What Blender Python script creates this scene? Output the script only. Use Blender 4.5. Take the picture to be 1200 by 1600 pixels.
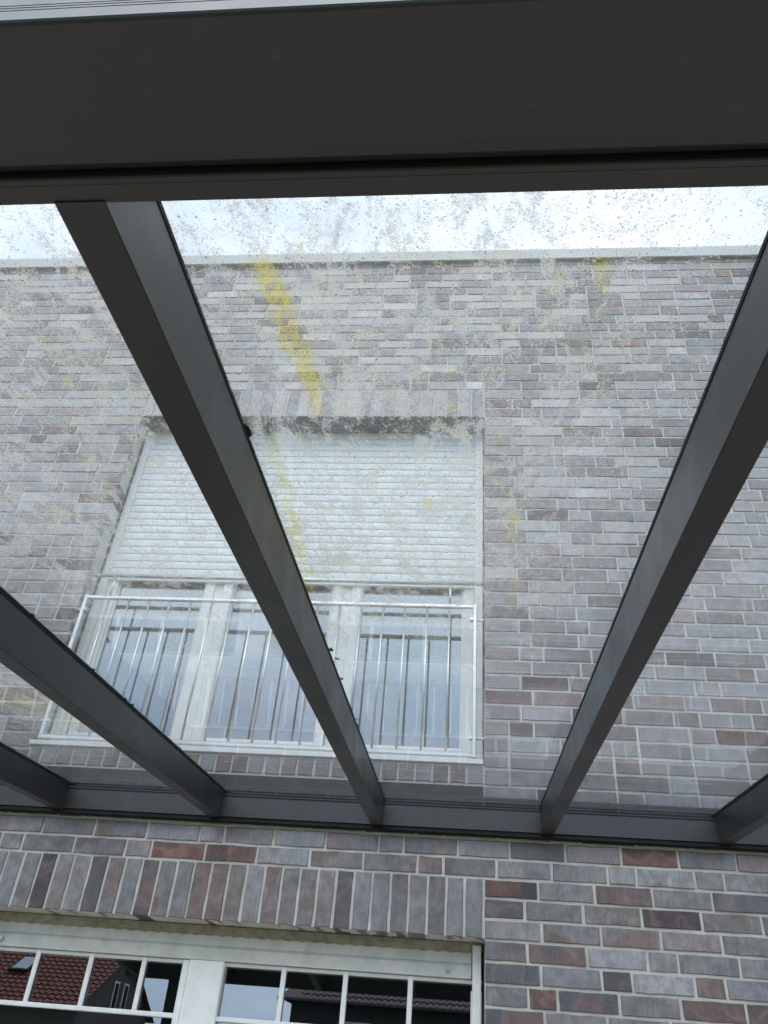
import bpy, math, random
from mathutils import Vector, Matrix, noise
random.seed(7)
scene = bpy.context.scene
for o in list(bpy.data.objects): bpy.data.objects.remove(o)
R = math.radians
GZ = -2.15                      # terrace level (z = 0 is the underside of the door lintel)

# ---------------------------------------------------------------- camera
cam_data = bpy.data.cameras.new('camera'); cam = bpy.data.objects.new('camera', cam_data)
scene.collection.objects.link(cam)
cam_data.sensor_fit = 'VERTICAL'; cam_data.sensor_height = 24.0; cam_data.lens = 19.315
cam_data.clip_start = 0.02; cam_data.clip_end = 3000
CP = Vector((-0.08952, -3.97391, -0.67517))
M = Matrix(((0.99465237, -0.01399368, 0.10232715),
            (0.07351135, -0.60001033, -0.79660761),
            (0.07254482, 0.79986985, -0.595773)))
cam.matrix_world = Matrix.Translation(CP) @ M.to_4x4()
scene.camera = cam
scene.render.resolution_x = 768; scene.render.resolution_y = 1024

# ---------------------------------------------------------------- world: bright overcast sky
w = bpy.data.worlds.new('World'); scene.world = w; w.use_nodes = True
nt = w.node_tree; N = nt.nodes; L = nt.links
for n in list(N): N.remove(n)
SUN_EL, SUN_ROT = R(52), R(190)
sky = N.new('ShaderNodeTexSky'); sky.sky_type = 'NISHITA'; sky.sun_disc = False
sky.sun_elevation = SUN_EL; sky.sun_rotation = SUN_ROT; sky.air_density = 1.2; sky.dust_density = 3.0
tc = N.new('ShaderNodeTexCoord')
mp = N.new('ShaderNodeMapping'); mp.inputs['Scale'].default_value = (1.0, 1.0, 2.6)
nz = N.new('ShaderNodeTexNoise'); nz.inputs['Scale'].default_value = 4.5; nz.inputs['Detail'].default_value = 7; nz.inputs['Roughness'].default_value = .55
rp = N.new('ShaderNodeValToRGB'); rp.color_ramp.elements[0].position = .34; rp.color_ramp.elements[1].position = .64
rp.color_ramp.elements[0].color = (8.8, 10.8, 13.6, 1); rp.color_ramp.elements[1].color = (13.2, 15.0, 17.2, 1)
mx = N.new('ShaderNodeMix'); mx.data_type = 'RGBA'; mx.inputs[0].default_value = .85
bg = N.new('ShaderNodeBackground'); bg.inputs['Strength'].default_value = .11
wo = N.new('ShaderNodeOutputWorld')
L.new(tc.outputs['Generated'], mp.inputs['Vector']); L.new(mp.outputs[0], nz.inputs['Vector']); L.new(nz.outputs['Fac'], rp.inputs['Fac'])
L.new(sky.outputs[0], mx.inputs[6]); L.new(rp.outputs[0], mx.inputs[7]); 
gg = N.new('ShaderNodeVectorMath'); gg.operation = 'DOT_PRODUCT'; L.new(tc.outputs['Generated'], gg.inputs[0])
az = SUN_ROT
gg.inputs[1].default_value = (math.sin(az) * math.cos(SUN_EL), math.cos(az) * math.cos(SUN_EL), math.sin(SUN_EL))
gr = N.new('ShaderNodeMapRange'); gr.interpolation_type = 'SMOOTHSTEP'; L.new(gg.outputs['Value'], gr.inputs[0])
gr.inputs[1].default_value = .05; gr.inputs[2].default_value = 1.0; gr.inputs[3].default_value = .74; gr.inputs[4].default_value = 1.42
gs_ = N.new('ShaderNodeVectorMath'); gs_.operation = 'SCALE'; L.new(mx.outputs[2], gs_.inputs[0]); L.new(gr.outputs[0], gs_.inputs['Scale'])

sp = N.new('ShaderNodeSeparateXYZ'); L.new(tc.outputs['Generated'], sp.inputs[0])
lowf = N.new('ShaderNodeMapRange'); lowf.interpolation_type = 'SMOOTHSTEP'; L.new(sp.outputs['Z'], lowf.inputs[0])
lowf.inputs[1].default_value = .25; lowf.inputs[2].default_value = .72; lowf.inputs[3].default_value = 0; lowf.inputs[4].default_value = 1
lc = N.new('ShaderNodeMix'); lc.data_type = 'RGBA'; L.new(lowf.outputs[0], lc.inputs[0]); lc.inputs[6].default_value = (.69, .78, .89, 1); lc.inputs[7].default_value = (1.06, 1.03, 1.0, 1)
lm = N.new('ShaderNodeVectorMath'); lm.operation = 'MULTIPLY'; L.new(gs_.outputs[0], lm.inputs[0]); L.new(lc.outputs[2], lm.inputs[1])
L.new(lm.outputs[0], bg.inputs['Color']); L.new(bg.outputs[0], wo.inputs['Surface'])

sd = bpy.data.lights.new('sun', 'SUN'); sd.energy = .5; sd.angle = R(40); sd.color = (1, .97, .92)
sun = bpy.data.objects.new('sun', sd); scene.collection.objects.link(sun)
# the sun stands high and to the left, veiled by cloud
az = SUN_ROT
sdir = Vector((math.sin(az) * math.cos(SUN_EL), math.cos(az) * math.cos(SUN_EL), math.sin(SUN_EL)))
sun.rotation_euler = (-sdir).to_track_quat('-Z', 'Y').to_euler()

vs = scene.view_settings; vs.view_transform = 'Standard'; vs.look = 'None'; vs.gamma = 1; vs.exposure = 0.25
scene.render.engine = 'CYCLES'
scene.cycles.transparent_max_bounces = 24; scene.cycles.max_bounces = 8

# ---------------------------------------------------------------- material helpers
def mat(name):
    m = bpy.data.materials.new(name); m.use_nodes = True
    n = m.node_tree.nodes; l = m.node_tree.links
    for x in list(n): n.remove(x)
    o = n.new('ShaderNodeOutputMaterial')
    return m, n, l, o
def node(n, t, **k):
    x = n.new(t)
    for a, b in k.items():
        if hasattr(x, a) and a not in ('Scale',): setattr(x, a, b)
        else: x.inputs[a].default_value = b
    return x
def tex_noise(n, l, vec, scale, detail=4, rough=.5, dist=0):
    x = n.new('ShaderNodeTexNoise'); x.inputs['Scale'].default_value = scale; x.inputs['Detail'].default_value = detail
    x.inputs['Roughness'].default_value = rough; x.inputs['Distortion'].default_value = dist
    l.new(vec, x.inputs['Vector']); return x.outputs['Fac']
def maprange(n, l, v, a, b, c, d, smooth=True):
    x = n.new('ShaderNodeMapRange'); x.interpolation_type = 'SMOOTHSTEP' if smooth else 'LINEAR'
    for i, q in zip((1, 2, 3, 4), (a, b, c, d)):
        if isinstance(q, (int, float)): x.inputs[i].default_value = q
        else: l.new(q, x.inputs[i])
    l.new(v, x.inputs[0]); return x.outputs[0]
def mth(n, l, op, a, b=None, c=None, clamp=False):
    x = n.new('ShaderNodeMath'); x.operation = op; x.use_clamp = clamp
    for i, q in enumerate((a, b, c)):
        if q is None: continue
        if isinstance(q, (int, float)): x.inputs[i].default_value = q
        else: l.new(q, x.inputs[i])
    return x.outputs[0]
def mixc(n, l, f, a, b, mode='MIX'):
    x = n.new('ShaderNodeMix'); x.data_type = 'RGBA'; x.blend_type = mode
    for i, q in ((0, f), (6, a), (7, b)):
        if isinstance(q, (int, float)): x.inputs[i].default_value = q
        elif isinstance(q, tuple): x.inputs[i].default_value = q if len(q) == 4 else (*q, 1)
        else: l.new(q, x.inputs[i])
    return x.outputs[2]
def pos(n): return n.new('ShaderNodeNewGeometry').outputs['Position']
def vmul(n, l, v, s):
    x = n.new('ShaderNodeMapping'); x.inputs['Scale'].default_value = s; l.new(v, x.inputs['Vector']); return x.outputs[0]
def bsdf(n, l, out, color, rough=.5, spec=.5, metal=0.0, bump=None, bstr=.3, bdist=.001):
    b = n.new('ShaderNodeBsdfPrincipled')
    for k, q in (('Base Color', color), ('Roughness', rough), ('Specular IOR Level', spec), ('Metallic', metal)):
        if isinstance(q, (int, float)): b.inputs[k].default_value = q
        elif isinstance(q, tuple): b.inputs[k].default_value = (*q, 1)[:4]
        else: l.new(q, b.inputs[k])
    if bump is not None:
        bp = n.new('ShaderNodeBump'); bp.inputs['Strength'].default_value = bstr; bp.inputs['Distance'].default_value = bdist
        l.new(bump, bp.inputs['Height']); l.new(bp.outputs[0], b.inputs['Normal'])
    l.new(b.outputs[0], out.inputs['Surface']); return b
def plain(name, color, rough=.5, spec=.5, metal=0.0, var=.12, vscale=6, grain=0.0, gscale=700):
    m, n, l, o = mat(name)
    p = pos(n)
    f = maprange(n, l, tex_noise(n, l, p, vscale, 5, .6), .3, .7, 1 - var, 1 + var)
    cc = n.new('ShaderNodeVectorMath'); cc.operation = 'SCALE'; cc.inputs[0].default_value = color; l.new(f, cc.inputs['Scale'])
    r = maprange(n, l, tex_noise(n, l, p, vscale * 2.3, 4, .6), .3, .7, max(.03, rough - .06), rough + .06)
    bsdf(n, l, o, cc.outputs[0], r, spec, metal, tex_noise(n, l, p, gscale, 2) if grain else None, grain, .0006)
    return m

# powder-coated anthracite aluminium, a little dusty
def make_anthracite():
    m, n, l, o = mat('anthracite_aluminium'); p = pos(n)
    c = mixc(n, l, maprange(n, l, tex_noise(n, l, p, 4.5, 6, .65), .45, .75, 0, .25), (.0200, .0195, .0200), (.026, .0255, .0255))
    sp = maprange(n, l, tex_noise(n, l, p, 160, 2, .5), .74, .78, 0, .35)
    c = mixc(n, l, sp, c, (.11, .11, .10))
    run = tex_noise(n, l, vmul(n, l, p, (1, 1, .2)), 26, 5, .65, .5)
    c = mixc(n, l, maprange(n, l, run, .60, .72, 0, .14), c, (.075, .068, .055))
    B_ = bsdf(n, l, o, c, maprange(n, l, tex_noise(n, l, p, 9, 5, .6), .3, .7, .32, .40), .58, 0, tex_noise(n, l, p, 1400, 2), .25, .0004)
    B_.inputs['IOR'].default_value = 1.5
    return m
ANTH = make_anthracite()
RUBBER = plain('black_rubber', (.008, .008, .009), .7, .3)
WHITE = plain('white_plastic_frame', (.84, .84, .81), .32, .5, var=.05, vscale=14)
SHUT = plain('white_shutter_slat', (.74, .745, .735), .38, .5, var=.05, vscale=10)
CREAM = plain('cream_shutter_board', (.60, .59, .55), .45, .4, var=.10, vscale=12)
BEIGE = plain('weathered_beige_sealing', (.30, .28, .22), .7, .3, var=.25, vscale=25)
STEEL = plain('brushed_stainless_steel', (.60, .60, .59), .40, .5, metal=1.0, var=.06, vscale=20)
COPE = plain('pale_grey_coping_metal', (.50, .50, .49), .5, .4, var=.08, vscale=3)
DARK_STRIP = plain('dark_grey_green_strip', (.030, .036, .034), .75, .3, var=.5, vscale=30)
ROOM = plain('interior_plaster', (.20, .21, .21), .9, .2)
CURT = plain('white_net_curtain', (.62, .66, .70), .9, .1, var=.1, vscale=8)
GREENW = plain('galvanised_screw', (.45, .45, .44), .35, .5, metal=.8)

def make_brick():
    m, n, l, o = mat('clinker_brick'); p = pos(n)
    def attr(nm):
        a = n.new('ShaderNodeAttribute'); a.attribute_name = nm; return a
    A = attr('col_a').outputs['Color']; B = attr('col_b').outputs['Color']; rv = attr('rnd').outputs['Vector']
    ad = n.new('ShaderNodeVectorMath'); ad.operation = 'MULTIPLY_ADD'; l.new(rv, ad.inputs[0]); ad.inputs[1].default_value = (37, 37, 37); l.new(p, ad.inputs[2])
    v = ad.outputs[0]
    burn = maprange(n, l, tex_noise(n, l, v, 6.5, 1.5, .4, .3), .50, .59, 0, 1)
    c = mixc(n, l, burn, A, B)
    halo = tex_noise(n, l, v, 6.5, 1.5, .4, .3)
    ring = mth(n, l, 'MULTIPLY', maprange(n, l, halo, .47, .51, 0, 1), maprange(n, l, halo, .52, .56, 1, 0))
    c = mixc(n, l, mth(n, l, 'MULTIPLY', ring, .22), c, (.30, .20, .17))
    st = tex_noise(n, l, vmul(n, l, v, (1, 1, .16)), 90, 4, .6)
    gr = tex_noise(n, l, v, 260, 4, .65)
    k = mth(n, l, 'MULTIPLY', maprange(n, l, st, .3, .7, .86, 1.14), maprange(n, l, gr, .3, .7, .84, 1.16))
    cloud = maprange(n, l, tex_noise(n, l, v, 22, 4, .6), .3, .7, .78, 1.24)
    k = mth(n, l, 'MULTIPLY', k, cloud)
    vm = n.new('ShaderNodeVectorMath'); vm.operation = 'SCALE'; l.new(c, vm.inputs[0]); l.new(k, vm.inputs['Scale'])
    # pale lime stains, small spots and short runs
    runs = tex_noise(n, l, vmul(n, l, p, (1, 1, .35)), 55, 5, .7, .6)
    where = tex_noise(n, l, p, 1.7, 2, .5)
    lime = mth(n, l, 'MULTIPLY', maprange(n, l, runs, .66, .74, 0, .55), maprange(n, l, where, .48, .62, 0, 1))
    pits = maprange(n, l, tex_noise(n, l, v, 420, 2, .5), .70, .76, 0, .8)
    c2 = mixc(n, l, lime, vm.outputs[0], (.55, .54, .50)); c2 = mixc(n, l, mth(n, l, 'MULTIPLY', pits, .6), c2, (.03, .025, .025))
    rgh = maprange(n, l, n_rnd(n, l, rv), 0, 1, .26, .62, False)
    rgh = mth(n, l, 'ADD', rgh, maprange(n, l, gr, .3, .7, -.05, .08))
    h = mth(n, l, 'ADD', mth(n, l, 'MULTIPLY', st, .6), mth(n, l, 'MULTIPLY', gr, .9))
    grime = maprange(n, l, tex_noise(n, l, vmul(n, l, p, (1, 1, .6)), 1.9, 5, .6), .3, .7, .84, 1.14)
    gv = n.new('ShaderNodeVectorMath'); gv.operation = 'SCALE'; l.new(c2, gv.inputs[0]); l.new(grime, gv.inputs['Scale']); c2 = gv.outputs[0]
    B_ = bsdf(n, l, o, c2, rgh, maprange(n, l, n_rnd(n, l, rv), .2, 1, 1.0, .45), 0, h, .5, .0014)
    B_.inputs['IOR'].default_value = 1.58
    return m
def n_rnd(n, l, rv):
    s = n.new('ShaderNodeSeparateXYZ'); l.new(rv, s.inputs[0]); return s.outputs[2]
BRICK = make_brick()
def make_mortar():
    m, n, l, o = mat('grey_mortar'); p = pos(n)
    c = mixc(n, l, maprange(n, l, tex_noise(n, l, p, 9, 5, .6), .35, .7, 0, 1), (.53, .52, .475), (.64, .63, .58))
    f = tex_noise(n, l, p, 330, 4, .7)
    c = mixc(n, l, maprange(n, l, f, .5, .72, 0, .5), c, (.20, .20, .18))
    lime = mth(n, l, 'MULTIPLY', maprange(n, l, tex_noise(n, l, p, 60, 4, .7), .6, .68, 0, .8), maprange(n, l, tex_noise(n, l, p, 1.7, 2, .5), .46, .6, 0, 1))
    c = mixc(n, l, lime, c, (.72, .72, .68))
    bsdf(n, l, o, c, .9, .2, 0, mth(n, l, 'ADD', f, mth(n, l, 'MULTIPLY', tex_noise(n, l, p, 70, 3), 1.5)), .7, .002)
    return m
MORTAR = make_mortar()

def schlick(n, l, f0):
    lw = n.new('ShaderNodeLayerWeight'); lw.inputs['Blend'].default_value = .5
    p5 = mth(n, l, 'POWER', lw.outputs['Facing'], 5.0)
    return mth(n, l, 'MULTIPLY_ADD', p5, 1 - f0, f0)
def make_glass(name, tint, f0, rough=0.0):
    m, n, l, o = mat(name)
    t = n.new('ShaderNodeBsdfTransparent'); t.inputs[0].default_value = (*tint, 1)
    g = n.new('ShaderNodeBsdfGlossy'); g.inputs['Roughness'].default_value = rough; g.inputs[0].default_value = (1, 1, 1, 1)
    x = n.new('ShaderNodeMixShader'); l.new(schlick(n, l, f0), x.inputs[0]); l.new(t.outputs[0], x.inputs[1]); l.new(g.outputs[0], x.inputs[2])
    l.new(x.outputs[0], o.inputs['Surface']); return m
WGLASS = make_glass('window_glass', (.50, .63, .67), .25)
CLEAN = make_glass('canopy_glass_underside', (.985, .988, .98), .04)
EDGE = make_glass('canopy_glass_edge', (.25, .42, .36), .08)
def make_dirty():
    m, n, l, o = mat('canopy_glass_dusty_top'); p = pos(n)
    a = n.new('ShaderNodeAttribute'); a.attribute_name = 'dirt'; D = a.outputs['Fac']
    a = n.new('ShaderNodeAttribute'); a.attribute_name = 'algae'; G = a.outputs['Fac']
    n1 = tex_noise(n, l, p, 225, 3.5, .66, 1.9)
    n2 = tex_noise(n, l, vmul(n, l, p, (1.0, .55, .55)), 34, 5, .65, .8)
    n3 = tex_noise(n, l, p, 9, 4, .6)
    dd = mth(n, l, 'MULTIPLY', D, maprange(n, l, n3, .3, .7, .75, 1.2))
    clu = maprange(n, l, n2, .38, .62, .30, 1.35)
    mixn = n1
    lo = mth(n, l, 'MULTIPLY_ADD', mth(n, l, 'MULTIPLY', dd, clu), -.17, .648)
    speck = maprange(n, l, mixn, lo, mth(n, l, 'ADD', lo, .028), 0, 1)
    veil = mth(n, l, 'MULTIPLY_ADD', dd, .19, .05)
    al = mth(n, l, 'MAXIMUM', mth(n, l, 'MULTIPLY', speck, .84), veil)
    # yellow-green algae
    gth = mth(n, l, 'MULTIPLY_ADD', G, -.23, .655)
    gs = mth(n, l, 'MULTIPLY', maprange(n, l, mixn, gth, mth(n, l, 'ADD', gth, .06), 0, 1), maprange(n, l, G, .02, .25, 0, 1))
    ga = mth(n, l, 'MAXIMUM', mth(n, l, 'MULTIPLY', gs, .66), mth(n, l, 'MULTIPLY', G, .12))
    al = mth(n, l, 'MAXIMUM', al, ga, clamp=True)
    col = mixc(n, l, maprange(n, l, tex_noise(n, l, p, 40, 3), .35, .65, 0, 1), (.57, .58, .58), (.66, .61, .50))
    col = mixc(n, l, maprange(n, l, tex_noise(n, l, p, 5, 3), .5, .75, 0, .4), col, (.50, .46, .33))
    col = mixc(n, l, mth(n, l, 'MAXIMUM', maprange(n, l, gs, .0, .5, 0, 1), maprange(n, l, G, .02, .4, 0, 1)), col, (.66, .56, .13))
    n4 = tex_noise(n, l, p, 240, 2, .5, .4)
    husk = mth(n, l, 'MULTIPLY', maprange(n, l, n4, .655, .69, 0, 1), maprange(n, l, dd, .1, .6, .25, 1))
    al = mth(n, l, 'MAXIMUM', al, mth(n, l, 'MULTIPLY', husk, .75)); col = mixc(n, l, husk, col, (.24, .20, .14))
    df = n.new('ShaderNodeBsdfDiffuse'); l.new(col, df.inputs[0])
    tr = n.new('ShaderNodeBsdfTranslucent'); l.new(col, tr.inputs[0])
    dm = n.new('ShaderNodeMixShader'); dm.inputs[0].default_value = .42; l.new(df.outputs[0], dm.inputs[1]); l.new(tr.outputs[0], dm.inputs[2])
    t = n.new('ShaderNodeBsdfTransparent'); t.inputs[0].default_value = (.985, .988, .98, 1)
    g = n.new('ShaderNodeBsdfGlossy'); g.inputs['Roughness'].default_value = .02
    x = n.new('ShaderNodeMixShader'); l.new(schlick(n, l, .04), x.inputs[0]); l.new(t.outputs[0], x.inputs[1]); l.new(g.outputs[0], x.inputs[2])
    y = n.new('ShaderNodeMixShader'); l.new(al, y.inputs[0]); l.new(x.outputs[0], y.inputs[1]); l.new(dm.outputs[0], y.inputs[2])
    l.new(y.outputs[0], o.inputs['Surface']); return m
DIRTY = make_dirty()

# ---------------------------------------------------------------- geometry helpers
class MB:
    def __init__(s): s.v = []; s.f = []; s.mi = []
    def add(s, vs_, fs, mi=0):
        b = len(s.v); s.v += [tuple(q) for q in vs_]; s.f += [tuple(b + i for i in f) for f in fs]; s.mi += [mi] * len(fs); return s
    def box(s, x0, x1, y0, y1, z0, z1, c=0.0, mi=0):
        if c <= 0:
            s.add([(x0,y0,z0),(x1,y0,z0),(x1,y1,z0),(x0,y1,z0),(x0,y0,z1),(x1,y0,z1),(x1,y1,z1),(x0,y1,z1)],
                  [(0,3,2,1),(4,5,6,7),(0,1,5,4),(1,2,6,5),(2,3,7,6),(3,0,4,7)], mi); return s
        # longest axis is extruded, its section chamfered
        d = (x1-x0, y1-y0, z1-z0); k = d.index(max(d))
        def sec(a0, a1, b0, b1): return [(a0+c,b0),(a1-c,b0),(a1,b0+c),(a1,b1-c),(a1-c,b1),(a0+c,b1),(a0,b1-c),(a0,b0+c)]
        if k == 0: s.prism(sec(y0,y1,z0,z1), Vector((x0,0,0)), Vector((0,1,0)), Vector((0,0,1)), Vector((x1-x0,0,0)), mi)
        elif k == 1: s.prism(sec(z0,z1,x0,x1), Vector((0,y0,0)), Vector((0,0,1)), Vector((1,0,0)), Vector((0,y1-y0,0)), mi)
        else: s.prism(sec(x0,x1,y0,y1), Vector((0,0,z0)), Vector((1,0,0)), Vector((0,1,0)), Vector((0,0,z1-z0)), mi)
        return s
    def prism(s, sec, o, u, v, w_, mi=0):
        n = len(sec); a = [o + u*p + v*q for p, q in sec]; b = [p + w_ for p in a]
        s.add(a + b, [tuple(range(n))[::-1], tuple(range(n, 2*n))] + [(i, (i+1) % n, n + (i+1) % n, n + i) for i in range(n)], mi); return s
    def tube(s, a, b, r, n=14, mi=0):
        a = Vector(a); b = Vector(b); d = (b-a).normalized(); u = d.orthogonal().normalized(); v = d.cross(u)
        s.prism([(r*math.cos(2*math.pi*i/n), r*math.sin(2*math.pi*i/n)) for i in range(n)], a, u, v, b-a, mi); return s
    def build(s, name, mats, parent=None, smooth=False, attrs=None):
        xs = [p[0] for p in s.v]; ys = [p[1] for p in s.v]; zs = [p[2] for p in s.v]
        o = Vector(((min(xs)+max(xs))/2, (min(ys)+max(ys))/2, min(zs)))
        me = bpy.data.meshes.new(name)
        me.from_pydata([(p[0]-o.x, p[1]-o.y, p[2]-o.z) for p in s.v], [], s.f)
        for m_ in (mats if isinstance(mats, list) else [mats]): me.materials.append(m_)
        me.polygons.foreach_set('material_index', s.mi)
        if smooth: me.polygons.foreach_set('use_smooth', [True]*len(s.f))
        if attrs:
            for nm, typ, dom, data in attrs:
                at = me.attributes.new(nm, typ, dom)
                at.data.foreach_set('color' if typ == 'FLOAT_COLOR' else 'vector' if typ == 'FLOAT_VECTOR' else 'value', data)
        me.update()
        ob = bpy.data.objects.new(name, me); scene.collection.objects.link(ob)
        pw = Vector((0,0,0)); q = parent
        while q is not None: pw += q.location; q = q.parent
        ob.location = o - pw
        if parent: ob.parent = parent
        return ob
def thing(name, label, cat, loc, group=None):
    o = bpy.data.objects.new(name, None); scene.collection.objects.link(o); o.location = loc
    o['label'] = label; o['category'] = cat
    if group: o['group'] = group
    return o
def copy_part(src, dx, parent, kids=True):
    c = src.copy(); scene.collection.objects.link(c); c.parent = parent
    c.location = src.location + Vector((dx, 0, 0)) if parent is src.parent else src.location
    if kids:
        for k in [k for k in bpy.data.objects if k.parent is src]: copy_part(k, 0, c)
    return c

# ================================================================= SETTING
g = MB().add([(-400,-600,GZ-.05),(400,-600,GZ-.05),(400,200,GZ-.05),(-400,200,GZ-.05)], [(0,1,2,3)])
m_, n_, l_, o_ = mat('lawn'); p_ = pos(n_)
bsdf(n_, l_, o_, mixc(n_, l_, tex_noise(n_, l_, p_, 1.3, 6, .7), (.05, .085, .025), (.10, .13, .045)), .95, .1)
ob = g.build('ground', m_); ob['kind'] = 'structure'
m_, n_, l_, o_ = mat('terrace_paving'); p_ = pos(n_)
br = n_.new('ShaderNodeTexBrick'); br.offset = 0; br.inputs['Scale'].default_value = 1; br.inputs['Brick Width'].default_value = .6; br.inputs['Row Height'].default_value = .6
br.inputs['Mortar Size'].default_value = .004; br.inputs['Color1'].default_value = (.44, .37, .30, 1); br.inputs['Color2'].default_value = (.48, .41, .335, 1); br.inputs['Mortar'].default_value = (.08, .075, .07, 1)
l_.new(p_, br.inputs['Vector'])
bsdf(n_, l_, o_, mixc(n_, l_, tex_noise(n_, l_, p_, 30, 5), br.outputs[0], (.40, .34, .28)), .8, .3)
g = MB().box(-6, 4.5, -5.2, 0.0, GZ-.045, GZ)
ob = g.build('terrace', m_); ob['kind'] = 'structure'

# ================================================================= BRICK HOUSE
house = thing('brick_house', 'clinker brick house with a half shuttered upstairs window and white patio door', 'house', (-1, .2, GZ))
UW = (-2.315, 0.0, .793, 3.0833)      # upper opening x0 x1 z0 z1
DW = (-2.335, 0.0, GZ, 0.0)           # door opening
WX0, WX1, WTOP = -6.5, 4.6, 4.72
CW = 1/12
# mortar body with the two openings
e = .006; Y0 = .0055; Y1 = .34
b = MB()
b.box(WX0+.01, UW[0]-e, Y0, Y1, GZ, WTOP)
b.box(e, WX1-.01, Y0, Y1, GZ, WTOP)
b.box(UW[0]-e, e, Y0, Y1, 0+e, UW[2]-.03)
b.box(UW[0]-e, e, Y0, Y1, UW[3]+e, WTOP)
b.box(DW[0]-e-.0, UW[0]-e, Y0+.002, Y0+.01, GZ, -.001)
wall_mb = b
# bricks
PAL = {'b': ((.178,.172,.185),(.150,.142,.152)), 'B': ((.235,.235,.250),(.185,.180,.190)), 'g': ((.165,.150,.153),(.190,.177,.180)),
       'd': ((.092,.082,.088),(.138,.128,.134)), 'D': ((.052,.037,.043),(.066,.048,.053)), 'r': ((.145,.098,.094),(.108,.076,.079)),
       'R': ((.128,.066,.058),(.100,.058,.054)), 'm': ((.160,.152,.164),(.140,.094,.088)), 'x': ((.060,.048,.054),(.115,.062,.056)),
       'h': ((.165,.125,.120),(.170,.160,.168))}
KEYS = 'bbbbbBBBggggggddddmmhhrxDR'
bv = MB(); ca, cb, rd = [], [], []
def brick(x0, x1, z0, z1, key, deep=False, wob=.0018):
    j = .0064
    a0, a1, c0, c1 = x0 + j + random.uniform(-.001,.001), x1 - j + random.uniform(-.001,.001), z0 + j + random.uniform(-.0008,.0008), z1 - j + random.uniform(-.0008,.0008)
    yf = random.uniform(-.0012, .0010); yb = .118 if deep else .02
    tx = random.uniform(-.0022, .0022); tz = random.uniform(-.0012, .0012)
    ch = .0022
    per = []
    nx = 5 if (x1-x0) > .15 else 3; nz_ = 5 if (z1-z0) > .15 else 2
    for i in range(nx): per.append((a0+ch+(a1-a0-2*ch)*i/(nx-1), c0+ch, 'b'))
    for i in range(1, nz_): per.append((a1-ch, c0+ch+(c1-c0-2*ch)*i/(nz_-1), 'r'))
    for i in range(1, nx): per.append((a1-ch-(a1-a0-2*ch)*i/(nx-1), c1-ch, 't'))
    for i in range(1, nz_-1): per.append((a0+ch, c1-ch-(c1-c0-2*ch)*i/(nz_-1), 'l'))
    n = len(per); xm, zm = (a0+a1)/2, (c0+c1)/2
    F, S_, K = [], [], []
    for (x, z, _) in per:
        wx, wz = random.uniform(-wob, wob), random.uniform(-wob, wob)
        yy = yf + tx*(x-xm)/(a1-a0)*2 + tz*(z-zm)/(c1-c0)*2
        sx = 1 if x > xm else -1; sz = 1 if z > zm else -1
        F.append((x+wx, yy, z+wz))
        ox = ch if abs(abs(x-xm)-(a1-a0)/2+ch) < 1e-5 else 0; oz = ch if abs(abs(z-zm)-(c1-c0)/2+ch) < 1e-5 else 0
        S_.append((x+wx+sx*ox, yy+ch, z+wz+sz*oz)); K.append((x+sx*ox, yb, z+sz*oz))
    fs = [tuple(range(n))]
    for r in (0, 1):
        for i in range(n):
            k = (i+1) % n; fs.append((r*n+i, (r+1)*n+i, (r+1)*n+k, r*n+k))
    bv.add(F + S_ + K, fs)
    A, B = PAL[key]; v = random.uniform(.86, 1.16); v2 = random.uniform(.9, 1.1)
    rr = (random.random(), random.random(), random.random())
    for _ in fs: ca.extend((A[0]*v*1.08, A[1]*v*1.04, A[2]*v*1.04, 1)); cb.extend((B[0]*v2*1.08, B[1]*v2*1.04, B[2]*v2*1.04, 1)); rd.extend(rr)
def row_fixed(k):
    # (right-hand joint positions, colours) of the courses that are seen plainly under the canopy, left to right from the first x
    T = {4: (-2.37, [(-2.12,'h'),(-1.86,'d'),(-1.6,'m'),(-1.34,'b'),(-1.22,'h'),(-.983,'g'),(-.733,'h'),(-.483,'m'),(-.367,'b'),(-.117,'m'),(.117,'g'),(.367,'d'),(.615,'r'),(.865,'R'),(1.115,'d'),(1.365,'r'),(1.615,'b')]),
         3: (-2.31, [(-2.2,'B'),(-1.94,'b'),(-1.685,'d'),(-1.56,'g'),(-1.3,'R'),(-1.05,'R'),(-.8,'m'),(-.55,'m'),(-.3,'g'),(-.183,'h'),(.058,'d'),(.303,'b'),(.55,'b'),(.675,'g'),(.925,'B'),(1.05,'g'),(1.3,'B'),(1.55,'m')]),
         2: (0, [(.24,'x'),(.487,'g'),(.737,'r'),(.987,'b'),(1.237,'x'),(1.487,'b')]),
         1: (0, [(.18,'D'),(.43,'g'),(.68,'g'),(.93,'D'),(1.18,'m'),(1.43,'g')]),
         0: (0, [(.25,'g'),(.5,'m'),(.75,'m'),(1.0,'h'),(1.25,'b'),(1.5,'g')]),
         -1: (0, [(.185,'d'),(.435,'R'),(.685,'B'),(.81,'b'),(1.06,'b'),(1.31,'g')]),
         -2: (0, [(.24,'D'),(.49,'b'),(.615,'D'),(.865,'B'),(.99,'h'),(1.24,'b')]),
         -3: (0, [(.185,'b'),(.305,'R'),(.555,'x'),(.8,'g'),(1.055,'R'),(1.305,'r')]),
         -4: (0, [(.25,'x'),(.5,'g'),(.75,'b'),(1.0,'g'),(1.25,'d')])}
    return T.get(k)
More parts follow.
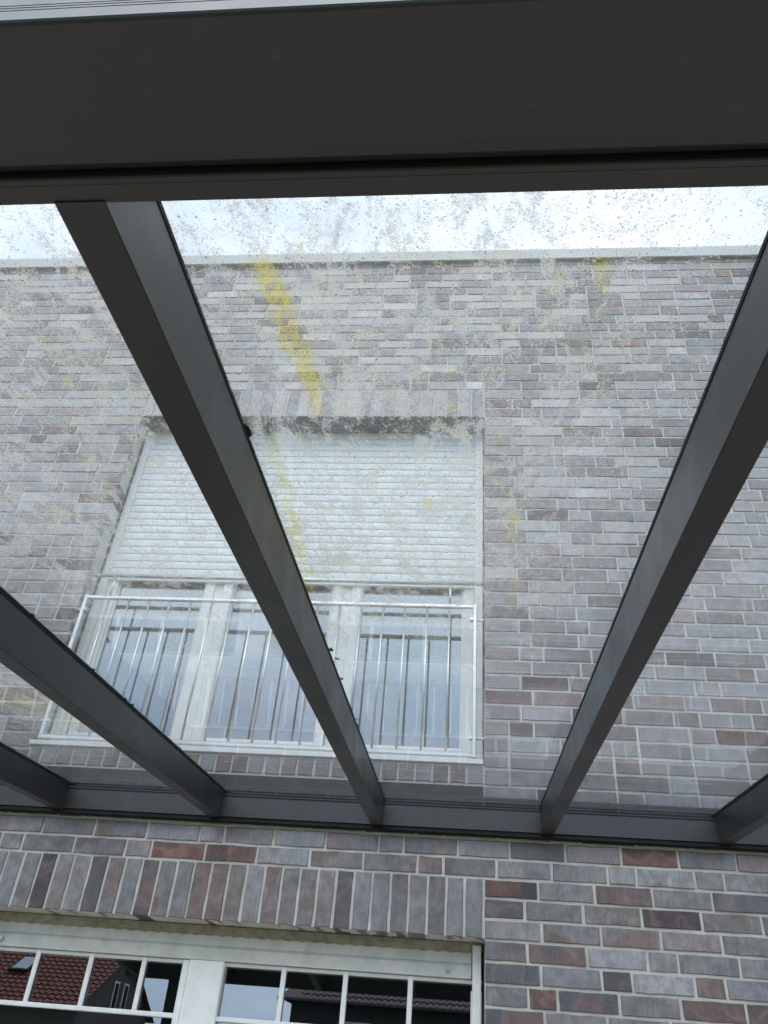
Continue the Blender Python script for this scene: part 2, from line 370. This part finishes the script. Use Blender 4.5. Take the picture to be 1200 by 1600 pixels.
def fill(x0, x1, z0, z1, dl=False, dr=False, dtb=False, start=None):
    x = x0; run = random.randint(0, 3); first = True
    while x < x1 - .01:
        if first and start is not None: ln = start
        else:
            ln = .125 if (run <= 0) else .25
            run = random.choice((1, 2, 2, 3, 4)) if run <= 0 else run - 1
        nx_ = x + ln
        if x1 - nx_ < .07: nx_ = x1
        brick(x, nx_, z0, z1, random.choice(KEYS), (dl and first) or (dr and nx_ == x1) or dtb)
        x = nx_; first = False
k0 = int(math.floor(GZ / CW)) - 0
for k in range(k0, 57):
    z0, z1 = k*CW, min((k+1)*CW, WTOP)
    if z1 - z0 < .04: continue
    zm = (z0+z1)/2
    st = random.choice((.25, .125, .1875, .0625 + .125))
    if zm < 0 or 0 < zm < .25:                              # door opening or its soldier course
        fx = row_fixed(k)
        fill(WX0, DW[0], z0, z1, dr=True, start=st)
        if fx:
            x = 0
            for xe, key in fx[1]: brick(x, xe, z0, z1, key, x == 0); x = xe
            fill(x, WX1, z0, z1)
        else: fill(0, WX1, z0, z1, dl=True, start=(.25 if k % 2 else .1875))
    elif k in (3, 4):
        fx = row_fixed(k); x = fx[0]
        fill(WX0, x, z0, z1, start=st)
        for xe, key in fx[1]: brick(x, xe, z0, z1, key); x = xe
        fill(x, WX1, z0, z1)
    elif zm < .667 or zm > 3.3333:
        fill(WX0, WX1, z0, z1, start=st)
    else:                                                    # beside the upper window
        fill(WX0, UW[0], z0, z1, dr=True, start=st)
        fill(0, WX1, z0, z1, dl=True, start=(.25 if k % 2 else .1875) if k > 11 else .125)
SOL = 'mbbgmbbDgmbmghRxbmxbmxghxbbg' + 'bgdmb'
for i in range(28):
    x1 = -i*CW; x0 = x1 - CW
    brick(max(x0, -2.335), x1, 0, .25, SOL[i], True)
    brick(x0 if i < 27 else UW[0], x1, 3.0833, 3.3333, random.choice('bbggBmdgr'), True)
    brick(x0 if i < 27 else UW[0], x1, .668, .762, random.choice('rrhgmbgr'), False)
wall = MB(); wall.v = wall_mb.v[:]; wall.f = wall_mb.f[:]; wall.mi = [1]*len(wall_mb.f)
nf0 = len(wall.f)
off = len(wall.v); wall.v += bv.v; wall.f += [tuple(off+i for i in f) for f in bv.f]; wall.mi += [0]*len(bv.f)
ca = [0.3,.3,.3,1]*nf0 + ca; cb = [0.3,.3,.3,1]*nf0 + cb; rd = [0,0,0]*nf0 + rd
wall.build('wall', [BRICK, MORTAR], house, attrs=[('col_a','FLOAT_COLOR','FACE',ca),('col_b','FLOAT_COLOR','FACE',cb),('rnd','FLOAT_VECTOR','FACE',rd)])

# roof edge
b = MB(); x = WX0
while x < WX1:
    x2 = min(x+2.5, WX1)
    b.prism([(-.032,4.717),(-.032,4.815),(-.030,4.832),(.40,4.850),(.40,4.80),(-.02,4.80),(-.02,4.717)], Vector((x+.0015,0,0)), Vector((0,1,0)), Vector((0,0,1)), Vector((x2-x-.003,0,0)))
    x = x2
b.build('roof_coping', COPE, house)
MB().box(WX0, WX1, .34, 6.0, 4.70, 4.78).build('roof', COPE, house)
MB().box(UW[0]-.02, -.002, -.004, .10, .592, .660, .002).build('under_sill_strip', DARK_STRIP, house)  # dark grey-green strip just below the sill
for s_ in (WX0, WX1-.3): MB().box(s_, s_+.3, .34, 6.0, GZ, 4.70).build('wall', MORTAR, house)

# ---- upper window
SHADE_DARK = plain('painted_opening_shade', (.035, .040, .040), .85, .2, var=.4, vscale=25)  # shade in the window opening, put in as a dark colour
MB().box(UW[0]+.001, -.001, .005, .335, UW[3]-.001, UW[3]+.004).build('lintel_shade_board', SHADE_DARK, house)  # added dark board stands in for the shade under the lintel
MB().box(UW[0]-.004, UW[0]+.002, .1195, .335, UW[2]+.03, UW[3]-.005).build('reveal_shade_strip', SHADE_DARK, house)  # added dark strip paints the shade on the left reveal
b = MB()
b.prism([(-.014,.768),(-.014,.789),(.20,.812),(.20,.768)], Vector((UW[0]-.012,0,0)), Vector((0,1,0)), Vector((0,0,1)), Vector((-UW[0]+.010,0,0)))
sill = b
FY = .185
def ring(b, x0, x1, z0, z1, wd, ya, yb, c=.004):
    b.box(x0, x0+wd, ya, yb, z0, z1, c); b.box(x1-wd, x1, ya, yb, z0, z1, c)
    b.box(x0+wd-.001, x1-wd+.001, ya+.0015, yb-.001, z0, z0+wd, c); b.box(x0+wd-.001, x1-wd+.001, ya+.0015, yb-.001, z1-wd, z1, c)
def win_x(v): return v
b = MB(); ring(b, UW[0], -.004, .80, UW[3]-.01, .055, FY, FY+.07)
b.box(-1.605, -1.545, FY, FY+.07, .84, 3.03, .004); b.box(-.825, -.765, FY, FY+.07, .84, 3.03, .004)
frame = b.build('window', WHITE, house); frame['label'] = 'three part upstairs window half covered by a white roller shutter'
sill.build('sill', WHITE, frame)
for (xa, xb) in ((-2.268, -1.600), (-1.550, -.820), (-.770, -.050)):
    s = MB(); ring(s, xa, xb, .845, 3.02, .062, FY-.016, FY+.05, .006); ring(s, xa+.060, xb-.060, .905, 2.96, .012, FY+.004, FY+.03, .003)
    s.build('sash', WHITE, frame)
    MB().box(xa+.06, xb-.06, FY+.018, FY+.022, .905, 2.96).build('pane', WGLASS, frame)
# ---- upper roller shutter, lowered half way
SY = .158
sec = []
zt, zb, pitch = 3.07, 1.905, .0535
nsl = int((zt-zb)/pitch)
front = []
for i in range(nsl+1):
    z = zb + i*pitch
    if z > zt: break
    for t in (.0, .05, .12, .3, .5, .7, .85, .93, .96): front.append((SY + (.0065 if t in (.0, .96) else -.0030*math.sin(math.pi*min(1, t/.92))**.5), z + t*pitch))
sec = front + [(SY+.012, front[-1][1]), (SY+.012, zb)]
b = MB(); b.prism(sec, Vector((-2.275,0,0)), Vector((0,1,0)), Vector((0,0,1)), Vector((2.235,0,0)))
sh = b.build('roller_shutter', SHUT, house); sh['label'] = 'white roller shutter lowered halfway over the upstairs window'
MB().box(-2.275, -.04, SY-.006, SY+.014, 1.868, 1.906, .003).build('bottom_rail', SHUT, sh)
for xa in (UW[0]+.001, -.048): 
    s = MB(); s.box(xa, xa+.046, SY-.022, SY+.026, .805, UW[3]-.012, .003); s.box(xa+.014, xa+.018, SY-.0235, SY-.02, .81, UW[3]-.015)
    s.build('guide_rail', SHUT, sh)
# room behind the upper window
def room(x0, x1, y0, y1, z0, z1, name='room'):
    b = MB(); b.add([(x0,y0,z0),(x1,y0,z0),(x1,y1,z0),(x0,y1,z0),(x0,y0,z1),(x1,y0,z1),(x1,y1,z1),(x0,y1,z1)],
        [(0,1,2,3),(4,7,6,5),(1,5,6,2),(2,6,7,3),(3,7,4,0)]); return b.build(name, ROOM, house)
room(-3.4, .9, .345, 3.6, .55, 3.2, 'room_lining')
for (xa, xb) in ((-2.2, -1.95), (-.42, -.12)):
    pts = []; n = 40
    for i in range(n+1): t = i/n; pts.append((xa+(xb-xa)*t, .42 + .018*math.sin(t*38) + .006*math.sin(t*91)))
    b = MB(); b.add([(x,y,.8) for x,y in pts]+[(x,y,2.9) for x,y in pts], [(i,i+1,n+2+i,n+1+i) for i in range(n)])
    b.build('curtain', CURT, house, smooth=True)

# ---- stainless railing in front of the upper window
b = MB(); X0, X1, Z0, Z1, RY = -2.305, -.036, .806, 1.674, .018
b.box(X0, X0+.024, RY-.012, RY+.012, Z0, Z1, .0045); b.box(X1-.024, X1, RY-.012, RY+.012, Z0, Z1, .0045)
b.box(X0+.022, X1-.022, RY-.0112, RY+.0112, Z0+.0015, Z0+.025, .0045); b.box(X0+.022, X1-.022, RY-.0112, RY+.0112, Z1-.025, Z1-.0015, .0045)
rail = b.build('railing', STEEL, house); rail['label'] = 'stainless steel railing with thin upright bars across the upstairs window'
first = MB().tube((-2.157, RY, Z0+.022), (-2.157, RY, Z1-.022), .0062).build('baluster', STEEL, rail, smooth=True)
for i in range(1, 17): copy_part(first, .12312*i, rail)
MB().tube((-2.318, RY, 1.812), (-.003, RY, 1.812), .0125, 18).build('handrail', STEEL, rail, smooth=True)
for x in (-2.157, -.187): MB().tube((x, RY, Z1-.002), (x, RY, 1.806), .0062).build('handrail_post', STEEL, rail, smooth=True)
for x0_, x1_ in ((X1-.002, .02), (UW[0]-.02, X0+.002)):
    for z in (1.577, .905):
        MB().tube((x0_, RY, z), (x1_, RY, z), .0075).build('bracket', STEEL, rail, smooth=True); xe = X1-.030 if x0_ > -1 else X0+.032
        MB().tube((xe, RY-.019, z), (xe, RY+.01, z), .009).build('bolt_head', STEEL, rail)

# ---- patio door below
DY = .150
b = MB()
b.box(DW[0], -.003, DY, DY+.07, -.153, -.137, .004)
b.box(-.052, -.003, DY, DY+.07, GZ, -.18, .004); b.box(DW[0], DW[0]+.05, DY, DY+.07, GZ, -.18, .004)
door = b.build('patio_door', WHITE, house); door['label'] = 'white patio door with glazing bars under the brick lintel'
MB().box(-1.312, -1.150, DY-.022, DY+.06, GZ+.05, -.1385, .005).build('centre_post', WHITE, door)
MB().box(-1.345, -1.3125, DY-.010, DY+.06, GZ+.05, -.1395, .005).build('sash_edge', WHITE, door)
tilt = math.tan(R(.95))
def door_glass(xa, xb):
    zt_, zb_ = -.137, GZ+.1; ya = DY+.012; yb_ = ya - tilt*(zt_-zb_)*0
    # the leaf stands very slightly ajar at the top
    MB().add([(xa, ya, zt_), (xb, ya, zt_), (xb, ya + tilt*(zb_-zt_)*-1, zb_), (xa, ya + tilt*(zb_-zt_)*-1, zb_)], [(0,3,2,1)]).build('pane', WGLASS, door)
door_glass(-1.15, -.052); door_glass(-2.285, -1.33)
def bars(xs, x0, x1):
    for x in xs: MB().box(x-.011, x+.011, DY-.004, DY+.008, -.352, -.139, .003).build('glazing_bar', WHITE, door)
    for z in (-.357,): MB().box(x0, x1, DY-.006, DY+.007, z-.0095, z+.0095, .003).build('glazing_bar', WHITE, door)
bars((-.880, -.602, -.315), -1.15, -.052); bars((-2.03, -1.775, -1.525), -2.285, -1.33)
room(-3.4, .9, .345, 4.0, GZ, .2, 'room_lining')
# retracted shutter above the door
b = MB()
b.box(DW[0], -.006, .118, .150, -.028, .004, .002)
sb = b.build('shutter_box', BEIGE, house); sb['label'] = 'retracted shutter box above the patio door'
pts = []; n = 260
for i in range(n+1):
    x = DW[0] + (-.05-DW[0])*i/n; pts.append((x, -.036 + .0022*math.sin(i*.9)))
b = MB(); b.add([(x,.126,z) for x,z in pts]+[(x,.126,-.02) for x,z in pts]+[(x,.150,z) for x,z in pts], [(i,i+1,n+2+i,n+1+i) for i in range(n)]+[(2*n+2+i,2*n+3+i,i+1,i) for i in range(n)])
b.build('wavy_seal', BEIGE, sb)
b = MB(); b.prism([(.134,-.030),(.134,-.076),(.140,-.079),(.140,-.083),(.132,-.086),(.132,-.136),(.158,-.136),(.158,-.030)], Vector((DW[0]+.002,0,0)), Vector((0,1,0)), Vector((0,0,1)), Vector((-DW[0]-.052,0,0)))
b.build('shutter_end_rail', CREAM, sb)
for x in (-.152, -2.218):
    MB().tube((x, .133, -.106), (x, .116, -.106), .010, 18).build('stop_knob', GREENW, sb, smooth=False)
for xa in (-.046, DW[0]+.0):
    s = MB(); s.box(xa, xa+.038, .112, .149, GZ, -.008, .003); s.box(xa+.014, xa+.018, .1105, .115, GZ+.01, -.012)
    s.build('guide_rail', WHITE, sb)

# ================================================================= GLASS CANOPY
roof = thing('patio_roof', 'anthracite aluminium patio canopy with dusty yellow stained glass panes', 'patio roof', (-.5, -1.8, GZ))
PIT = R(6.19); DV = Vector((0, math.cos(PIT), math.sin(PIT))); NV = Vector((0, -math.sin(PIT), math.cos(PIT)))
YP = -.05
RC = [-2.833, -2.053, -1.269, -.4935, .2865, 1.069, 1.85, 2.63]
RW, RD = .0555, .117
XL, XR = -2.90, 2.70
# wall plate: grooved face
face = [(YP+.010,.4425),(YP,.4445)]
z = .449
while z < .530: face += [(YP, z), (YP+.0003, z+.0008), (YP+.0003, z+.0016), (YP, z+.0024)]; z += .0098
face += [(YP, .5345), (YP+.004, .5365), (YP+.004,.541), (YP-.002,.5425), (YP-.002,.5475), (YP+.012,.5475), (-.001,.5475), (-.001,.4425)]
for i in range(len(RC)-1):
    xa, xb = RC[i]+RW/2-.001, RC[i+1]-RW/2+.001
    MB().prism(face, Vector((xa,0,0)), Vector((0,1,0)), Vector((0,0,1)), Vector((xb-xa,0,0))).build('wall_plate', ANTH, roof)
MB().box(XL, XR, YP+.006, -.001, .426, .4420, 0).build('plate_void_shade', RUBBER, roof)  # added black strip paints the shade in the void under the plate
MB().prism([(-.036,.572),(-.036,.600),(-.010,.606),(-.001,.606),(-.001,.572)], Vector((XL,0,0)), Vector((0,1,0)), Vector((0,0,1)), Vector((XR-XL,0,0))).build('cover_strip', ANTH, roof)
MB().box(XL, XR, YP-.0005, YP+.012, .5480, .5545).build('seal', RUBBER, roof)
# rafters: box section with eased edges; origin on the bottom plane at the plate
def rafter(xc):
    h = RW/2; c = .0016; D = RD
    s = [(-h+c,0),(h-c,0),(h,c),(h,D-c),(h-c,D),(-h+c,D),(-h,D-c),(-h,c)]
    o = Vector((xc, YP, .4385)); Lr = (3.462)/math.cos(PIT)
    r = MB().prism(s, o - DV*Lr, Vector((1,0,0)), NV, DV*(Lr+.03)).build('rafter', ANTH, roof)
    q = MB()
    for sx in (-1, 1):
        x0 = xc + sx*(h-.009) ; x1 = xc + sx*(h+.0012); a, b_ = min(x0,x1), max(x0,x1)
        q.prism([(a,D+.0002),(b_,D+.0002),(b_,D+.0045),(a,D+.0045)], Vector((0,YP,.4385)) - DV*Lr, Vector((1,0,0)), NV, DV*(Lr+.02))
    q.build('glazing_seal', RUBBER, r)
    MB().prism([(-.026,D+.0155),(.026,D+.0155),(.020,D+.022),(-.020,D+.022)], Vector((xc,YP,.4385)) - DV*Lr, Vector((1,0,0)), NV, DV*(Lr+.02)).build('cover_cap', ANTH, r)
for xc in RC: rafter(xc)
# stains
S1 = [(-.361,-3.335),(-.361,-3.319),(-.356,-3.28),(-.352,-3.231),(-.348,-3.18),(-.344,-3.131),(-.338,-3.086),(-.335,-3.005)]
S2 = [(-.425,-2.95),(-.43,-2.885),(-.44,-2.709),(-.447,-2.55),(-.459,-2.362),(-.463,-2.216)]
W1 = [.016,.022,.022,.019,.016,.015,.014,.008]; I1 = [.15,.30,.38,.52,.70,.88,.95,.6]
W2 = [.008,.012,.012,.012,.010,.008]; I2 = [.1,.26,.36,.38,.36,.2]
SP = [(.072,-3.31,.010,.02,.75),(.082,-3.272,.010,.02,.45),(-.114,-3.108,.006,.015,.5),(-.046,-2.928,.005,.03,.6),(.039,-2.919,.006,.02,.4),(-.256,-2.805,.008,.03,.5),
      (-.165,-2.716,.008,.03,.45),(-.005,-2.647,.014,.09,.4),(.015,-2.355,.020,.10,.4),(.113,-2.393,.012,.05,.3),(.07,-3.149,.008,.03,.4),(-.723,-3.176,.012,.02,.5),
      (-.125,-3.015,.008,.03,.45),(.022,-3.295,.007,.03,.4),(-.64,-1.733,.010,.05,.35),(-.153,-2.158,.012,.05,.3),(-.07,-1.844,.010,.05,.25),(-.224,-2.559,.009,.05,.35),
      (-.729,-3.095,.012,.03,.4),(-1.671,-1.364,.12,.16,.36),(-1.55,-1.15,.10,.10,.30),(-.62,-2.0,.02,.06,.3),(-.15,-3.36,.05,.02,.22),(-.30,-3.36,.02,.03,.35)]
def seg(px, py, P, W_, I_):
    best = 0
    for i in range(len(P)-1):
        ax, ay = P[i]; bx, by = P[i+1]; dx, dy = bx-ax, by-ay
        t = max(0, min(1, ((px-ax)*dx+(py-ay)*dy)/(dx*dx+dy*dy)))
        d = math.hypot(px-ax-dx*t, py-ay-dy*t); w_ = W_[i]+(W_[i+1]-W_[i])*t; ii = I_[i]+(I_[i+1]-I_[i])*t
        best = max(best, ii*math.exp(-(d/w_)**2))
    return best
def sm(a, b_, x): t = max(0, min(1, (x-a)/(b_-a))); return t*t*(3-2*t)
def algae(x, y):
    wx = x + .010*noise.noise(Vector((x*30, y*16, 1))) + .004*noise.noise(Vector((x*90, y*60, 4))); 
    v = max(seg(wx, y, S1, W1, I1), seg(wx, y, S2, W2, I2))
    for (a, b_, sx, sy, k) in SP:
        k *= .6
        d = ((wx-a)/sx)**2 + ((y-b_)/sy)**2
        if d < 9: v = max(v, k*math.exp(-d))
    return v
def dirt(x, y, i):
    n1 = noise.noise(Vector((x*6, y*3, 3.3)))*.5 + noise.noise(Vector((x*16, y*5, 8.1)))*.35
    heavy = 1 - sm(-2.6, -1.5, y)
    if i == 3:   v = (.95 - .50*sm(-.10, .22, x)) * (.30 + .70*heavy)           # main bay
    elif i == 2: v = .85*(.35 + .65*heavy)                                      # bay to its left
    elif i in (0, 1): v = .80 - .2*sm(-1.0, -.2, y)
    elif i == 4: v = .38*(.45 + .55*heavy)
    else: v = .35
    v += .12*math.exp(-((y+.20)/.12)**2)*(1 if i < 4 and x < 0 else .15); v *= 1 - .6*sm(-1.2, -.3, y)
    v *= .95 + .75*n1
    return max(0, min(1.2, v))
GT = .0095
def pane(i):
    xa, xb = RC[i]+RW/2-.010, RC[i+1]-RW/2+.010
    base = Vector((0, YP, .4385)) + NV*(RD+.0048)
    t0, t1 = -3.46/math.cos(PIT), .040
    fine = i in (1, 2, 3, 4); ny, nx = (int((t1-t0)/.012), int((xb-xa)/.008)) if fine else (60, 14)
    b = MB(); vs_ = []; dv, av = [], []
    for r in range(ny+1):
        t = t0+(t1-t0)*r/ny; q = base + DV*t + NV*GT
        for c in range(nx+1):
            x = xa+(xb-xa)*c/nx; vs_.append((x, q.y, q.z)); dv.append(dirt(x, q.y, i)); av.append(algae(x, q.y) if fine else 0)
    b.add(vs_, [(r*(nx+1)+c, r*(nx+1)+c+1, (r+1)*(nx+1)+c+1, (r+1)*(nx+1)+c) for r in range(ny) for c in range(nx)], 0)
    p0, p1 = base + DV*t0, base + DV*t1; T = NV*GT
    q = [(xa,p0.y,p0.z),(xb,p0.y,p0.z),(xb,p1.y,p1.z),(xa,p1.y,p1.z)]
    b.add(q, [(0,3,2,1)], 1)
    tq = [(v[0], v[1]+T.y, v[2]+T.z) for v in q]
    b.add(q+tq, [(0,1,5,4),(1,2,6,5),(2,3,7,6),(3,0,4,7)], 2)
    extra = len(b.v)-len(dv); dv += [0]*extra; av += [0]*extra
    ob = b.build('glass_pane', [DIRTY, CLEAN, EDGE], roof, attrs=[('dirt','FLOAT','POINT',dv),('algae','FLOAT','POINT',av)])
    if i == 3: ob['label'] = 'glass pane with a bright yellow algae streak'
    if i == 2: ob['label'] = 'dusty glass pane crossing the left of the upstairs window'
for i in range(len(RC)-1): pane(i)
# gutter beam across the front
zb_ = .0655; yr = -3.5095
b = MB()
b.prism([(yr,zb_),(yr,.185),(yr-.02,.185),(yr-.020,zb_+.012),(yr-.020,zb_)][::-1], Vector((XL-.05,0,0)), Vector((0,1,0)), Vector((0,0,1)), Vector((XR-XL+.1,0,0)))
b.prism([(yr-.0205,zb_),(yr-.0205,zb_+.02),(yr-.028,zb_+.02),(yr-.028,zb_+.001),(yr-.0265,zb_-.0005)][::-1], Vector((XL-.05,0,0)), Vector((0,1,0)), Vector((0,0,1)), Vector((XR-XL+.1,0,0)))
gut = b.build('rear_gutter_rail', ANTH, roof)
s = [(-3.541, .0755), (-3.541, .235), (-3.681, .235)]
zz = [.150, .1062, .1014, .0962]
for q in zz: s += [(-3.681, q+.0009), (-3.6798, q+.0004), (-3.6798, q-.0004), (-3.681, q-.0009)]
s += [(-3.681, .0775), (-3.6795, .0755), (-3.6770, .0735), (-3.600,.0722), (-3.560,.0724), (-3.548,.0735)]
MB().prism(s[::-1], Vector((XL-.06,0,0)), Vector((0,1,0)), Vector((0,0,1)), Vector((XR-XL+.12,0,0))).build('gutter_beam', ANTH, roof)
MB().box(XL-.05, XR+.05, -3.5405, -3.532, .095, .12).build('gutter_gap_seal', RUBBER, roof)
for xp in (-2.52, 2.4):
    p = MB().box(xp-.055, xp+.055, -3.665, -3.555, GZ, .071, .004).build('post', ANTH, roof)

# ================================================================= DEBRIS caught on the glass beside the rafters
MOSS = plain('dark_moss', (.035, .030, .014), .95, .1, var=.5, vscale=200)
def glass_top(x, y):
    q = Vector((0, YP, .4385)) + NV*(RD+.0048+GT); t = (y-q.y)/DV.y; return Vector((x, y, (q + DV*t).z))
def clump(x, y, sx, sy, sz, label, rot=0, twig=False):
    x -= .003; c = glass_top(x, y); b = MB(); n, m = 9, 6; vs_ = []
    for j in range(m+1):
        th = math.pi*j/m*.5
        for i in range(n):
            ph = 2*math.pi*i/n; r = math.cos(th)*(1+random.uniform(-.3,.35))
            dx, dy = sx*r*math.cos(ph), sy*r*math.sin(ph)
            vs_.append((c.x+dx*math.cos(rot)-dy*math.sin(rot), c.y+dx*math.sin(rot)+dy*math.cos(rot), c.z-.0002+sz*math.sin(th)*(1+random.uniform(-.3,.3))+(dy*.108)))
    fs = [(j*n+i, j*n+(i+1)%n, (j+1)*n+(i+1)%n, (j+1)*n+i) for j in range(m) for i in range(n)] + [tuple(range(n))[::-1]]
    b.add(vs_, fs)
    for _ in range(5 if not twig else 3):
        a = random.uniform(0, 6.28); l_ = random.uniform(.6, 1.4)*max(sx, sy)
        b.tube((c.x, c.y, c.z+.001), (c.x+l_*math.cos(a), c.y+l_*math.sin(a), c.z+random.uniform(.001,.005)), .0005, 5)
    ob = b.build('moss_clump', MOSS); ob['label'] = label; ob['category'] = 'moss'; ob['group'] = 'moss clumps caught on the glass beside the rafters'
clump(-.463, -2.955, .0055, .019, .008, 'largest brown moss clump beside the rafter level with the shutter top')
clump(-.459, -1.944, .0050, .009, .006, 'round dark moss clump on the long rafter just under the railing top')
clump(-.452, -1.875, .0080, .003, .003, 'thin twig like moss scrap below the round clump on the long rafter', .3, True)
clump(-.460, -1.706, .0050, .006, .004, 'small dark moss lump midway down the railing beside the long rafter')
clump(-.464, -1.406, .0038, .005, .003, 'tiny moss dot, uppermost of the lowest three on the long rafter')
clump(-.460, -1.298, .0070, .002, .002, 'flat moss scrap between two tiny dots low on the long rafter', .2, True)
clump(-.464, -1.221, .0040, .005, .003, 'lowest tiny moss dot on the long rafter above the railing bottom')
clump(-1.240, -2.128, .0060, .009, .005, 'dark moss lump highest up the left rafter over bare brick wall')
clump(-1.238, -1.712, .0060, .005, .004, 'moss lump on the left rafter at the left edge of the railing')
clump(-1.238, -1.425, .0060, .005, .003, 'moss scrap on the left rafter, upper of two close together', .4, True)
clump(-1.237, -1.362, .0060, .006, .004, 'moss lump on the left rafter, lower of two close together')
clump(-1.239, -.800, .0060, .006, .003, 'moss dot nearest the wall plate on the left rafter')
clump(-2.028, -.657, .0140, .007, .003, 'moss scrap on the shortest rafter at the left edge of the photo')

# ================================================================= HOUSES ACROSS THE GARDEN (seen mirrored in the patio door)
def tile_mat(name, c1, c2):
    m, n, l, o = mat(name); p = pos(n)
    bsdf(n, l, o, mixc(n, l, tex_noise(n, l, p, 3.1, 6, .7), c1, c2), .6, .4); return m
RED = tile_mat('red_clay_tiles', (.15, .042, .028), (.23, .072, .042)); BRN = tile_mat('brown_glazed_tiles', (.10, .065, .075), (.17, .12, .13))
DKB = plain('dark_brick_render', (.055, .045, .045), .8, .3, var=.3, vscale=9); GRB = plain('grey_brown_gable_brick', (.13, .11, .10), .85, .3, var=.2, vscale=12)
def tiled(b, o, u, v, nx, ny, tw, th, nrm):
    # wavy pantiles with stepped rows; o lower corner, u along the eave, v up the slope
    for r in range(ny):
        vs_ = []
        cols = nx*6
        for c in range(cols+1):
            h = .035*math.sin(2*math.pi*c/6)
            p = o + u*(tw*c/6) + v*(th*r)
            vs_.append(p + nrm*(h+.05)); vs_.append(p + v*(th+.02) + nrm*h)
        b.add(vs_, [(2*c, 2*c+2, 2*c+3, 2*c+1) for c in range(cols)])
# brown roofed house
h1 = thing('neighbour_house', 'dark brick house with brown pantile hip roof mirrored in the right door pane', 'house', (-1, -44, GZ), 'houses across the garden')
ez, ey = 2.45, -39.5
b = MB().box(-8.0, 8.0, -48, ey-.4, GZ, ez, 0); b.build('wall', DKB, h1)
b = MB(); sl = math.atan2(1.75, 2.45); v = Vector((0, -math.cos(sl), math.sin(sl))); nrm = Vector((0, math.sin(sl), math.cos(sl)))
tiled(b, Vector((-7.6, ey, ez)), Vector((1,0,0)), v, 53, 8, .3, .37, nrm)
b.add([(-8.6, ey, ez), (-7.4, ey, ez), (-7.0, ey-2.45, ez+1.76), (-8.6, ey-8, ez)], [(0,1,2,3)])
b.add([(-7.2, ey-2.4, ez+1.77), (8.3, ey-2.4, ez+1.77), (8.3, -48.5, ez), (-8.6, -48.5, ez)], [(0,1,2,3)])
b.build('roof', BRN, h1)
MB().box(-8.6, 8.3, ey+.0, ey+.14, ez-.10, ez+.03, .02).build('gutter', plain('dark_gutter', (.05,.06,.06), .4), h1)
for x in (-5.4, -1.5, 3.2):
    f = MB(); ring(f, x, x+1.2, .3, 1.7, .08, ey-.42, ey-.36); wf = f.build('window', WHITE, h1)
    MB().box(x+.07, x+1.13, ey-.401, ey-.395, .37, 1.63).build('pane', RUBBER, wf)
# red roofed house, its gable turned towards us
h2 = thing('neighbour_house', 'red tiled house with roof windows and grey gable mirrored in the left door pane', 'house', (-17, -38, GZ), 'houses across the garden')
P = Vector((-14.9, -36, 3.5)); ga = R(86); gd = Vector((math.sin(ga), math.cos(ga), 0)); sd_ = Vector((-gd.y, gd.x, 0))   # sd_ points to the front slope
W = 3.5; ptc = R(31); drop = W*math.tan(ptc)
Lh = 13
A_ = P + sd_*W - Vector((0,0,drop)); B_ = P - sd_*W - Vector((0,0,drop))
def dn(v): return Vector((v.x, v.y, GZ-.02))
b = MB(); b.add([P, A_, dn(A_), dn(B_), B_], [(0,1,2,3,4)])
bk = -gd*Lh; b.add([P+bk, A_+bk, dn(A_)+bk, dn(B_)+bk, B_+bk], [(4,3,2,1,0)])
b.add([A_, dn(A_), dn(A_)+bk, A_+bk], [(0,1,2,3)]); b.add([B_, dn(B_), dn(B_)+bk, B_+bk], [(3,2,1,0)])
b.build('wall', GRB, h2)
dsl = (sd_*math.cos(ptc) - Vector((0,0,math.sin(ptc)))); v = -dsl; nrm = (sd_*math.sin(ptc) + Vector((0,0,math.cos(ptc))))
low = P + dsl*(W/math.cos(ptc)+.5) + gd*.3
nrows = int((W/math.cos(ptc)+.5)/.33)
b = MB(); tiled(b, low, -gd, v, 44, nrows, .3, .33, nrm)
low2 = P - sd_*(W+.4) - Vector((0,0,drop+.36)) + gd*.3
b.add([P+gd*.3+Vector((0,0,.02)), low2, low2-gd*13.6, P-gd*13.3+Vector((0,0,.02))], [(0,1,2,3)])
b.build('roof', RED, h2)
for (al_, up_) in ((3.6, 2.1), (6.4, 2.1)):
    o = low - gd*al_ + v*up_ + nrm*.07
    f = MB(); f.prism([(0,0),(.9,0),(.9,1.2),(0,1.2)], o, -gd, v, nrm*.10); wf = f.build('roof_window', RUBBER, h2)
    f = MB(); f.prism([(.1,.1),(.8,.1),(.8,1.1),(.1,1.1)], o+nrm*.101, -gd, v, nrm*.01); f.build('pane', plain('skylight_glass', (.25,.33,.40), .08, .9), wf)
for off_ in (.25, -.75):
    o = P + sd_*off_ - Vector((0,0,2.35)) + gd*.02
    f = MB(); f.prism([(0,0),(.5,0),(.5,1.15),(0,1.15)], o, sd_, Vector((0,0,1)), gd*.05); wf = f.build('window', WHITE, h2)
    f = MB(); f.prism([(.08,.08),(.42,.08),(.42,1.07),(.08,1.07)], o+gd*.051, sd_, Vector((0,0,1)), gd*.01); f.build('pane', RUBBER, wf)
